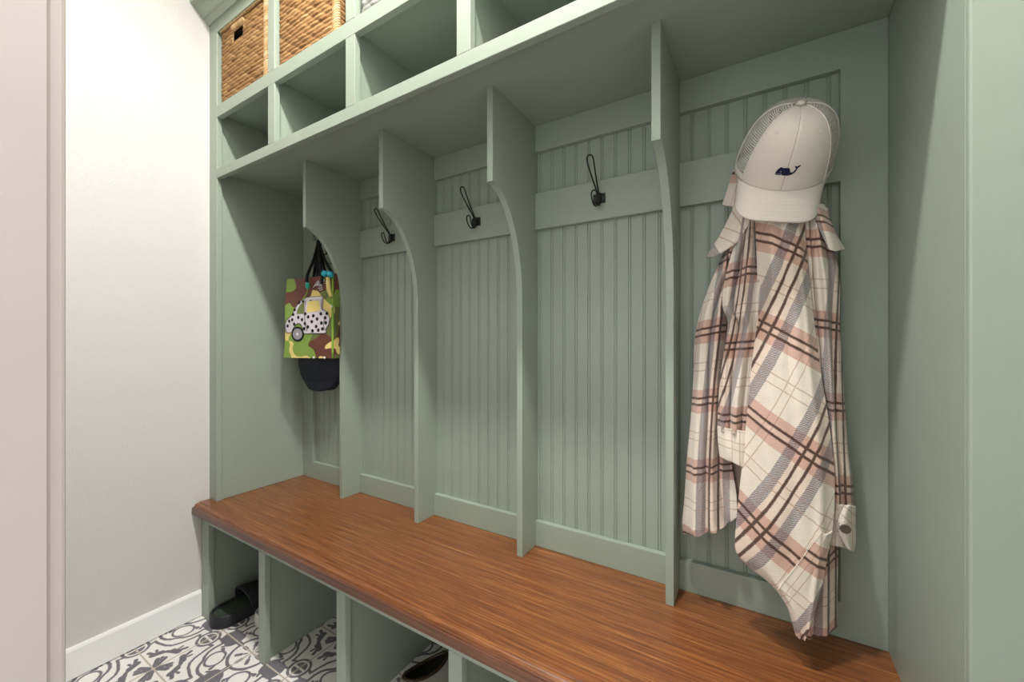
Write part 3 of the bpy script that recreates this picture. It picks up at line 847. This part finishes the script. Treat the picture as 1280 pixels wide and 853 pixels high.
# ------------------------------------------------------------------ camouflage tote bag
bx0, by0, bx1, by1 = -1.712, -.188, -1.482, -.122
BZ0, BZ1 = 1.058, 1.394
bd = Vector((bx1-bx0, by1-by0, 0)); BW = bd.length; ang = math.atan2(bd.y, bd.x)
tote = tag(empty('tote_bag', (bx0, by0, BZ0), (0, 0, ang)), 'camouflage print tote bag with a spotted car, hanging in the far left bay', 'bag')
BHt = BZ1-BZ0
def bagf(s, t):   # front face, local x along the bag, -y outwards
    x = BW*s; z = BHt*t
    y = -.010*sin(pi*min(max(s, 0), 1))**.6*(.4+.6*sin(pi*min(1, t*1.05)))+.003*noise.noise(Vector((x*22, z*12, .4)))*(1-abs(2*s-1))
    z += -.006*sin(pi*s)*(t > .5)*(t-.5)*2+.014*s*t
    return Vector((x-.016*(1-t)*(1-s)+.003*sin(7*t)*(1-s), y, z))
def bagb(s, t):
    p = bagf(s, t); return Vector((p.x, .034-p.y*.5, p.z))
bm = bmesh.new()
F = grid(bm, 36, 40, bagf); B = grid(bm, 36, 40, bagb)
for j in range(40):
    bm.faces.new((F[j][36], B[j][36], B[j+1][36], F[j+1][36])); bm.faces.new((F[j][0], F[j+1][0], B[j+1][0], B[j][0]))
for i in range(36):
    bm.faces.new((F[0][i], B[0][i], B[0][i+1], F[0][i+1])); bm.faces.new((F[40][i], F[40][i+1], B[40][i+1], B[40][i]))
obj('bag_body', bm, CAMO, tote, smooth=False)
for p in tote.children[0].data.polygons: p.use_smooth = True
bpy.data.objects['bag_body'].modifiers.new('e', 'EDGE_SPLIT').split_angle = radians(40)
# printed car; print coordinates: x, z as fractions of the bag face
def face(pts, off):   # polygon in face fractions laid on the front
    return [bagf(x, z)+Vector((0, -off, 0)) for x, z in pts]
def printed(name, polys, m, off, parent=None):
    bm = bmesh.new()
    for P in polys:
        vs = [bm.verts.new(v) for v in face(P, off)]; f = bm.faces.new(vs)
    bmesh.ops.triangulate(bm, faces=bm.faces)
    o = obj(name, bm, m, parent or tote)
    s = o.modifiers.new('thickness', 'SOLIDIFY'); s.thickness = .0006; s.offset = 0
    return o
def circ(cx, cz, r, n=20, ax=1.0): return [(cx+r*ax*cos(2*pi*k/n), cz+r*BW/BHt*sin(2*pi*k/n)) for k in range(n)]
def finer(P, k=4):
    out = []
    for (a, b), (c, d) in zip(P, P[1:]+P[:1]):
        for i in range(k): out.append((a+(c-a)*i/k, b+(d-b)*i/k))
    return out
def fan(name, P, m, off, parent=None):      # convex-ish polygon with inner grid points, follows the cloth
    xs = [p[0] for p in P]; zs = [p[1] for p in P]; n = 64
    bm = bmesh.new(); vs = {}
    x0, x1, z0, z1 = min(xs), max(xs), min(zs), max(zs)
    def V(i, j):
        if (i, j) not in vs: vs[i, j] = bm.verts.new(bagf(x0+(x1-x0)*i/n, z0+(z1-z0)*j/n)+Vector((0, -off, 0)))
        return vs[i, j]
    for i in range(n):
        for j in range(n):
            if inside(x0+(x1-x0)*(i+.5)/n, z0+(z1-z0)*(j+.5)/n, P): bm.faces.new((V(i, j), V(i+1, j), V(i+1, j+1), V(i, j+1)))
    return obj(name, bm, m, parent or tote)
CAR = [(.03,.34),(.02,.42),(.06,.475),(.17,.53),(.26,.63),(.36,.71),(.47,.745),(.62,.745),(.79,.74),(.81,.70),(.80,.60),(.85,.565),(.90,.54),(.93,.47),(.91,.40),(.86,.345),(.86,.30),(.62,.30),(.43,.30),(.41,.36),(.36,.42),(.28,.42),(.20,.36),(.17,.32),(.08,.315)]
carp = fan('car_print', CAR, LILAC, .0012)
carp['label'] = 'pale spotted car print'
fan('car_window', [(.28,.545),(.30,.60),(.36,.665),(.44,.695),(.44,.545)], OLIVE, .0022, carp)
fan('car_window', [(.50,.555),(.51,.69),(.62,.70),(.74,.69),(.76,.57),(.65,.56)], GOLDP, .0022, carp)
fan('car_roof', [(.40,.715),(.47,.745),(.79,.745),(.80,.705),(.60,.712)], WHITEP, .0023, carp)
wheel = fan('car_wheel', circ(.300, .295, .130), INK, .0022, carp)
fan('wheel_rim', circ(.300, .295, .097), SILV, .0030, carp); fan('wheel_hub', circ(.300, .295, .024), WHITEP, .0038, carp)
spots = [(.08,.40),(.12,.46),(.19,.475),(.23,.42),(.32,.50),(.21,.54),(.24,.60),(.33,.69),(.41,.70),(.40,.47),(.46,.42),(.53,.50),(.52,.38),(.60,.44),(.63,.51),(.68,.38),(.70,.47),(.77,.53),(.78,.42),(.80,.35),(.85,.48),(.86,.42),(.61,.33),(.44,.36),(.57,.72),(.70,.725),(.88,.53),(.47,.54),(.72,.335)]
bm = bmesh.new(); bm.from_mesh(carp.data)
for cx, cz in spots:
    c = bm.verts.new(bagf(cx, cz)+Vector((0, -.0020, 0)))
    ring = [bm.verts.new(bagf(x, z)+Vector((0, -.0020, 0))) for x, z in circ(cx, cz, .030, 12, .9)]
    for i in range(12): bm.faces.new((c, ring[i], ring[(i+1) % 12])).material_index = 1
carp.data.materials.append(INK); bm.to_mesh(carp.data); bm.free()
def stroke(name, P, r, m, parent=None, off=.0016):
    bm = bmesh.new()
    for L in P: tube(bm, [bagf(x, z)+Vector((0, -off, 0)) for x, z in spline2(L)], r, 5)
    return obj(name, bm, m, parent or tote, smooth=True)
def spline2(L): return [(p.x, p.y) for p in spline([(a, b, 0) for a, b in L], 6)]
stroke('car_outline', [CAR+CAR[:1], [(.46,.70),(.455,.56),(.47,.44),(.50,.33)], [(.79,.72),(.775,.62),(.81,.57)], [(.84,.47),(.82,.40),(.85,.33)]], .0009, INK, carp, .0024)
lg = stroke('logo_print', [[(.60,.865),(.63,.895),(.67,.93),(.70,.935),(.68,.905),(.66,.895),(.70,.90),(.74,.925),(.75,.94),(.77,.905),(.80,.92),(.81,.945),(.83,.91)],
      [(.63,.885),(.70,.885),(.78,.895),(.83,.90)], [(.72,.87),(.78,.875)], [(.70,.85),(.74,.845),(.79,.855)], [(.73,.825),(.77,.82),(.79,.835)]], .0016, WHITEP)
lg['label'] = 'small white script logo'
# side binding, snap, cord, top drawcord locks
bm = bmesh.new(); tube(bm, [Vector((BW-.004, -.004, BHt*t)) + Vector((0, 0, 0)) for t in [k/10 for k in range(11)]], .0045, 8)
obj('side_binding', bm, LEAF, tote, smooth=True)
bm = bmesh.new(); tube(bm, spline([(BW-.020, -.012, BHt-.004), (BW-.012, -.017, BHt-.055), (BW-.003, -.013, BHt-.085)], 6), [.009]*7+[.008]*5+[.006], 8)
obj('folded_tie', bm, YEL, tote, smooth=True)
for kx, kz in ((BW-.030, BHt+.010), (BW-.004, BHt+.006)):
    bm = bmesh.new(); lathe(bm, [(.004, -.012), (.0105, -.010), (.0125, 0), (.0105, .010), (.004, .012)], 14, Matrix.Translation((kx, -.018, kz)) @ Matrix.Rotation(radians(75), 4, 'X'))
    obj('cord_lock', bm, TEAL, tote, smooth=True)
for kx, kz in ((BW*.53, BHt-.035),):
    bm = bmesh.new(); lathe(bm, [(.003, -.013), (.0075, -.011), (.0085, 0), (.0075, .011), (.003, .013)], 12, Matrix.Translation((kx, -.021, kz)))
    obj('cord_lock', bm, TEALG, tote, smooth=True)
    bm = bmesh.new(); tube(bm, spline([(kx, -.020, kz-.01), (kx-.006, -.018, kz-.03), (kx-.03, -.017, kz-.06)], 5), .0022, 6)
    obj('cord_tail', bm, LEAF, tote, smooth=True)
for kx, kz in ((BW*.62, .003), (BW*.84, .003), (BW*.985, BHt*.63)):
    bm = bmesh.new(); lathe(bm, [(.0045, 0), (.005, .001), (.003, .003), (.0003, .0034)], 12, Matrix.Translation((kx, -.010, kz)) @ Matrix.Rotation(pi/2, 4, 'X'))
    obj('snap', bm, WHITEP, tote, smooth=True)
# handles up to the hook (which stands at the back rail)
Mi = (Matrix.Translation((bx0, by0, BZ0)) @ Matrix.Rotation(ang, 4, 'Z')).inverted()
HKP = Vector((-1.700, -.050, 1.562))
def strap(ax, bxx, y, wdt, parent, mat, hook=HKP, loc=True, dz=0):
    a = Vector((ax, y, BHt-.03)); b = Vector((bxx, y, BHt-.03)); h = Mi @ hook
    pts = spline([a, a+Vector((0, 0, .035)), a.lerp(h, .55)+Vector((0, 0, .012)), h+Vector((-.004, 0, .004+dz)), h+Vector((.004, 0, .005+dz)), b.lerp(h, .55)+Vector((0, 0, .012)), b+Vector((0, 0, .035)), b], 8)
    bm = bmesh.new(); tube(bm, pts, wdt, 8)
    return obj('handle', bm, mat, parent, smooth=True)
strap(BW*.50, BW*.80, -.015, .0062, tote, STRAP)
strap(BW*.52, BW*.86, .036, .0062, tote, STRAP, dz=.004)
strap(BW*.66, BW*.95, .012, .0050, tote, STRAP, dz=.008)

# ------------------------------------------------------------------ navy drawstring bag behind the tote
navy = tag(empty('drawstring_bag', (-1.672, -.056, .93)), 'dark navy rounded bag hanging behind the camouflage tote', 'bag')
def nb(s, t):
    a = 2*pi*s; w = .163*(1-max(0, (.30-t)/.30)**3.0*.42)*(1-.30*max(0, (t-.7)/.3)**2); dpt = (.040)*(.35+.65*sin(pi*min(1, .12+t*.85)))
    x = w*math.copysign(abs(cos(a))**.7, cos(a)); y = dpt*math.copysign(abs(sin(a))**.8, sin(a))
    z = -.025+.43*t+.05*(abs(cos(a))**2)*(1-t)*0
    z += .055*(abs(x)/.17)**2.2*(1-t)**1.5
    return Vector((x+.004*noise.noise(Vector((x*18, z*20, y*9))), y+.006*noise.noise(Vector((x*20, z*14, 2.2))), z))
bm = bmesh.new(); V = grid(bm, 60, 40, nb, closed_u=True); bm.faces.new(V[0]); bm.faces.new(V[40][::-1])
obj('bag_body', bm, NAVY, navy, smooth=True)
bm = bmesh.new(); tube(bm, [nb(.5+.5*k/30, .10)+Vector((0, -.001, 0)) for k in range(31)], .0016, 6)
obj('bottom_seam', bm, NAVY, navy, smooth=True)
for dx, dy in ((-.055, -.006), (.075, 0)):
    h = HKP-Vector((-1.672, -.056, .93)); a = Vector((dx, dy, .40))
    bm = bmesh.new(); tube(bm, spline([a, a.lerp(h, .5)+Vector((0, -.004, .01)), h+Vector((0, .004, -.002)), h+Vector((.004, .008, .004))], 8), .0065, 8)
    obj('strap', bm, STRAP, navy, smooth=True)

# ------------------------------------------------------------------ woven baskets
def basket(name, x0, x1, y0, y1, z0, z1, mat, cw=.046, ch=.0150, amp=.0066, hole=True, seed=1, braid=False):
    t = empty(name, ((x0+x1)/2, (y0+y1)/2, z0))
    W, Dp, Hh = x1-x0, y1-y0, z1-z0
    rnd = random.Random(seed); tone = {}
    def cell(u, z):
        r = math.floor(z/ch); q = u/cw+(.5*(r % 2)+.21*sin(r*12.9898))+.55*(z/ch-r)
        c = math.floor(q); return r, c, q-c, z/ch-r
    def hgt(u, z, side):
        r, c, fu, fz = cell(u, z)
        k = (side, r, c)
        if k not in tone: tone[k] = (min(1, max(0, rnd.gauss(.55, .16))), rnd.uniform(.7, 1.15))
        h = (.35+.65*max(0, sin(pi*fu))**.6)*(max(0, sin(pi*fz))**.75)*tone[k][1]
        h *= .75+.5*noise.noise(Vector((u*90, z*90, side)))*.6
        return h, tone[k][0]*.8+.25*h-.12
    def wall(side, L, P, nrm, hole_rect=None):
        bm = bmesh.new(); lay = bm.verts.layers.float.new('tone')
        nx, nz = int(L/.0028), int(Hh/.0024)
        V = []
        for j in range(nz+1):
            row = []
            for i in range(nx+1):
                u, z = L*i/nx, Hh*j/nz
                h, tn = hgt(u, z, side)
                v = bm.verts.new(P(u, z)+nrm*(amp*h+.006*sin(pi*i/nx)*sin(pi*j/nz)*.6)); v[lay] = tn; row.append(v)
            V.append(row)
        for j in range(nz):
            for i in range(nx):
                u, z = L*(i+.5)/nx, Hh*(j+.5)/nz
                if hole_rect and hole_rect[0] < u < hole_rect[1] and hole_rect[2] < z < hole_rect[3]: continue
                bm.faces.new((V[j][i], V[j][i+1], V[j+1][i+1], V[j+1][i]))
        o = obj('woven_side', bm, mat, t, smooth=True)
        s = o.modifiers.new('thickness', 'SOLIDIFY'); s.thickness = .006; s.offset = -1
        return o
    a, b = W/2, Dp/2
    hr = (W*.26, W*.51, Hh*.74, Hh*.90) if hole else None
    fr = wall(0, W, lambda u, z: Vector((-a+u, -b, z)), Vector((0, -1, 0)), hr)
    wall(1, Dp, lambda u, z: Vector((a, -b+u, z)), Vector((1, 0, 0)))
    wall(2, W, lambda u, z: Vector((a-u, b, z)), Vector((0, 1, 0)))
    wall(3, Dp, lambda u, z: Vector((-a, b-u, z)), Vector((-1, 0, 0)))
    bm = bmesh.new(); box(bm, -a+.004, a-.004, -b+.004, b-.004, .002, .008); obj('basket_floor', bm, mat, t)
    def binding(nm, p, q, out, n, parent=t):   # wrapped cord: slanted overlapping strands
        bm = bmesh.new(); lay = bm.verts.layers.float.new('tone')
        p, q = Vector(p), Vector(q); d = (q-p); L = d.length; d.normalize(); w = d.cross(out).normalized()
        for k in range(n):
            c = p.lerp(q, (k+.5)/n); st = len(bm.verts)
            e = (w*.010+d*.006)
            tube(bm, spline([c-e-out*.001, c-e*.5+out*.0038, c+e*.5+out*.0042, c+e-out*.001], 3), L/n*.62, 6)
            bm.verts.ensure_lookup_table(); tn = min(1, max(0, rnd.gauss(.85, .12)))
            for v in bm.verts[st:]: v[lay] = tn
        return obj(nm, bm, mat, parent, smooth=True)
    binding('corner_binding', (a-.004, -b, .004), (a-.004, -b, Hh), Vector((.5, -1, 0)).normalized(), int(Hh/.008))
    binding('rim', (-a, -b, Hh), (a, -b, Hh), Vector((0, -.8, .8)), int(W/.009))
    binding('rim', (a, -b, Hh), (a, b, Hh), Vector((.8, 0, .8)), int(Dp/.009))
    if hole:
        binding('handle_wrap', (-a+hr[0]-.004, -b, hr[3]+.012), (-a+hr[1]+.004, -b, hr[3]+.012), Vector((0, -1, 0)), 12, fr)
        bm = bmesh.new(); lay = bm.verts.layers.float.new('tone')
        tube(bm, [(-a+hr[0], -b, hr[2]), (-a+hr[1], -b, hr[2]), (-a+hr[1], -b, hr[3]), (-a+hr[0], -b, hr[3])], .004, 6, closed=True)
        for v in bm.verts: v[lay] = .7
        obj('handle_edge', bm, mat, fr, smooth=True)
    return t
b1 = basket('storage_basket', -1.884, -1.536, -.356, -.03, 2.0925, 2.403, WEAVE, seed=3)
tag(b1, 'tan woven seagrass basket with a cut-out handle, in the leftmost upper cubby', 'basket', 'woven baskets in the upper cubbies')
b2 = basket('storage_basket', -1.452, -1.128, -.356, -.03, 2.0925, 2.403, WEAVE, seed=8)
tag(b2, 'tan woven seagrass basket between the first basket and the grey white one', 'basket', 'woven baskets in the upper cubbies')
b3 = basket('storage_basket', -1.012, -.68, -.352, -.03, 2.0925, 2.36, WEAVEG, cw=.034, ch=.021, amp=.007, hole=False, seed=5)
tag(b3, 'grey and white chunky woven basket at the top edge, third upper cubby', 'basket', 'woven baskets in the upper cubbies')

# ------------------------------------------------------------------ footwear in the cubbies
def foot_outline(L, w):
    """half outline widths along the length, heel (0) to toe (1)"""
    def hw(t):
        e = min(1, sqrt(max(0, 1-((.16-t)/.16)**2))) if t < .16 else (sqrt(max(0, 1-((t-.80)/.20)**2)) if t > .80 else 1)
        return (w/2)*e*(.80+.20*min(1, max(0, (t-.1)/.55)))
    return hw
def slide(name, m, bedm, L=.300, w=.134):
    t = empty(name); hw = foot_outline(L, w)
    def ring(scale, z, n=64):
        out = []
        for k in range(n):
            a = 2*pi*k/n; tt = .5-.5*cos(a); s = 1 if a < pi else -1
            x = s*hw(tt)*scale; y = L*(.5+(tt-.5)*(1-(1-scale)*.35))
            out.append(Vector((x, y, z(tt) if callable(z) else z)))
        return out
    top = lambda tt: .046+.020*max(0, .35-tt)
    bm = bmesh.new()
    prof = [(.88, .0), (.97, .003), (1.02, .014), (1.03, lambda q: top(q)*.62), (1.0, lambda q: top(q)*.92), (.96, top), (.90, lambda q: top(q)+.001), (.84, lambda q: top(q)-.004), (.80, lambda q: top(q)-.010)]
    R = [[bm.verts.new(v) for v in ring(*p)] for p in prof]
    for A, B in zip(R, R[1:]):
        for k in range(64): bm.faces.new((A[k], A[(k+1) % 64], B[(k+1) % 64], B[k]))
    bm.faces.new(R[0][::-1])
    obj('sole', bm, m, t, smooth=True)
    bm = bmesh.new(); bm.faces.new([bm.verts.new(v) for v in ring(.815, lambda q: top(q)-.0095)]); bm.faces.ensure_lookup_table()
    bmesh.ops.triangulate(bm, faces=bm.faces); fb = obj('footbed', bm, bedm, t)
    fb['label'] = 'dark green footbed' if bedm is FOOTBED else 'pale footbed'
    # broad strap arched over the front half
    def st(s, q):
        a = pi*s; tt = .42+.46*q+.06*sin(a)*(1-q)*-1
        hwid = hw(min(tt, .97))*1.02; hgt = (.090-.040*q**1.6)
        return Vector((-hwid*cos(a)*(1 if True else 1), L*tt, .012+max(0, sin(a))**.62*hgt+.004))
    bm = bmesh.new(); grid(bm, 36, 16, st); o = obj('upper_strap', bm, m, t, smooth=True)
    s = o.modifiers.new('thickness', 'SOLIDIFY'); s.thickness = .008; s.offset = -1
    bm = bmesh.new(); tube(bm, [st(k/36, 0)+Vector((0, -.001, -.003)) for k in range(37)], .0045, 8); obj('strap_edge', bm, m, t, smooth=True)
    return t
s1 = slide('slide_sandal', RUBBER, FOOTBED); s1.location = (-1.824, -.420, 0); s1.rotation_euler = (0, 0, radians(2))
tag(s1, 'black foam slide sandal, heel out, in the leftmost shoe cubby', 'sandal')
s2 = slide('slide_sandal', WHITES, WHITES, .25, .098); s2.location = (-1.684, -.325, 0); s2.rotation_euler = (0, 0, radians(-3))
tag(s2, 'white slide sandal barely showing to the right of the black sandal', 'sandal')
def slipper(name):
    t = empty(name); L, w = .262, .094; hw = foot_outline(L, w)
    def ring(scale, zf, n=56):
        out = []
        for k in range(n):
            a = 2*pi*k/n; tt = .5-.5*cos(a); s = 1 if a < pi else -1
            out.append(Vector((s*hw(tt)*scale, L*(.5+(tt-.5)*(1-(1-scale)*.5)), zf(tt))))
        return out
    bm = bmesh.new(); P = [(.95, lambda q: 0), (1.03, lambda q: .003), (1.03, lambda q: .018), (1.0, lambda q: .021)]
    R = [[bm.verts.new(v) for v in ring(*p)] for p in P]
    for A, B in zip(R, R[1:]):
        for k in range(56): bm.faces.new((A[k], A[(k+1) % 56], B[(k+1) % 56], B[k]))
    bm.faces.new(R[0][::-1]); bm.faces.new(R[-1]); obj('sole', bm, WHITES, t, smooth=True)
    # canvas upper: sweeps from the sole edge up to the opening
    op = lambda a: Vector((.030*sin(a)*1.0, .092-.074*cos(a), .062+.010*(0.5-.5*cos(a))+.006*cos(2*a)))
    base_ = ring(1.0, lambda q: .020)
    bm = bmesh.new(); rows = []
    for j in range(13):
        q = j/12; row = []
        for k in range(56):
            a = 2*pi*k/56; A, B = base_[k], op(a)
            p = A.lerp(B, q); p.z = A.z+(B.z-A.z)*sin(pi/2*q)**.8
            bul = sin(pi*q)*.006; p.x += bul*sin(a); p.y -= bul*cos(a)*.6
            row.append(bm.verts.new(p))
        rows.append(row)
    for A, B in zip(rows, rows[1:]):
        for k in range(56): bm.faces.new((A[k], A[(k+1) % 56], B[(k+1) % 56], B[k]))
    o = obj('canvas_upper', bm, GREYSHOE, t, smooth=True); s = o.modifiers.new('thickness', 'SOLIDIFY'); s.thickness = .003; s.offset = -1
    bm = bmesh.new(); tube(bm, [op(2*pi*k/40) for k in range(40)], .0055, 8, closed=True); cl = obj('collar_rim', bm, BROWNL, t, smooth=True); cl['label'] = 'dark brown rim'
    bm = bmesh.new(); rr = []
    for sc, z in ((1, 0), (.96, -.02), (.9, -.038)):
        rr.append([bm.verts.new(Vector((op(2*pi*k/40).x*sc, .092+(op(2*pi*k/40).y-.092)*sc, op(2*pi*k/40).z+z))) for k in range(40)])
    for A, B in zip(rr, rr[1:]):
        for k in range(40): bm.faces.new((A[k], A[(k+1) % 40], B[(k+1) % 40], B[k]))
    bm.faces.new(rr[-1]); obj('lining', bm, DARKIN, t, smooth=True)
    bm = bmesh.new(); tube(bm, [(.047*1+.0015, .165+.010*sin(2*pi*k/14), .040+.009*cos(2*pi*k/14)) for k in range(14)], .0012, 5, closed=True)
    obj('stitched_loop', bm, BROWNL, t, smooth=True)
    return t
s3 = slipper('slip_on_shoe'); s3.location = (-.958, -.262, 0); s3.rotation_euler = (0, 0, radians(-24))
tag(s3, 'grey slip-on shoe with a dark brown opening, in the third shoe cubby', 'shoe')

# ------------------------------------------------------------------ light, camera, view
def lamp(name, x, y, z, energy, size, col=(1, .97, .93), cone=165, blend=.6):
    l = bpy.data.lights.new(name, 'SPOT'); l.energy = energy; l.shadow_soft_size = size; l.color = col
    l.spot_size = radians(cone); l.spot_blend = blend
    o = bpy.data.objects.new(name, l); COL.objects.link(o); o.location = (x, y, z); return o
lamp('unseen_downlight', -.90, -.83, 2.97, 60, .05)
lamp('unseen_downlight', -.33, -.83, 2.97, 112, .05)
lamp('unseen_downlight', 1.1, -.83, 2.97, 70, .05)  # added fill lamp further along the corridor, brightens the left wall
# even white fill added through the doorway; no room is built behind it
w = bpy.data.worlds.new('doorway_fill'); scene.world = w; w.use_nodes = True
w.node_tree.nodes['Background'].inputs[0].default_value = (1, 1, 1, 1); w.node_tree.nodes['Background'].inputs[1].default_value = 1.5

cam = bpy.data.cameras.new('camera'); co = bpy.data.objects.new('camera', cam); COL.objects.link(co)
cam.sensor_width = 36; cam.lens = 502/1280*36; cam.shift_y = -2/1280; cam.clip_start = .02
co.location = (0, -1.15, 1.136); co.rotation_euler = (pi/2, 0, math.atan2(306, 502))
scene.camera = co
scene.view_settings.view_transform = 'Standard'; scene.view_settings.look = 'None'
scene.view_settings.gamma = 1; scene.view_settings.use_curve_mapping = False
scene.view_settings.exposure = .12
scene.cycles.max_bounces = 10; scene.cycles.diffuse_bounces = 6; scene.cycles.transparent_max_bounces = 16
scene.cycles.use_denoising = True
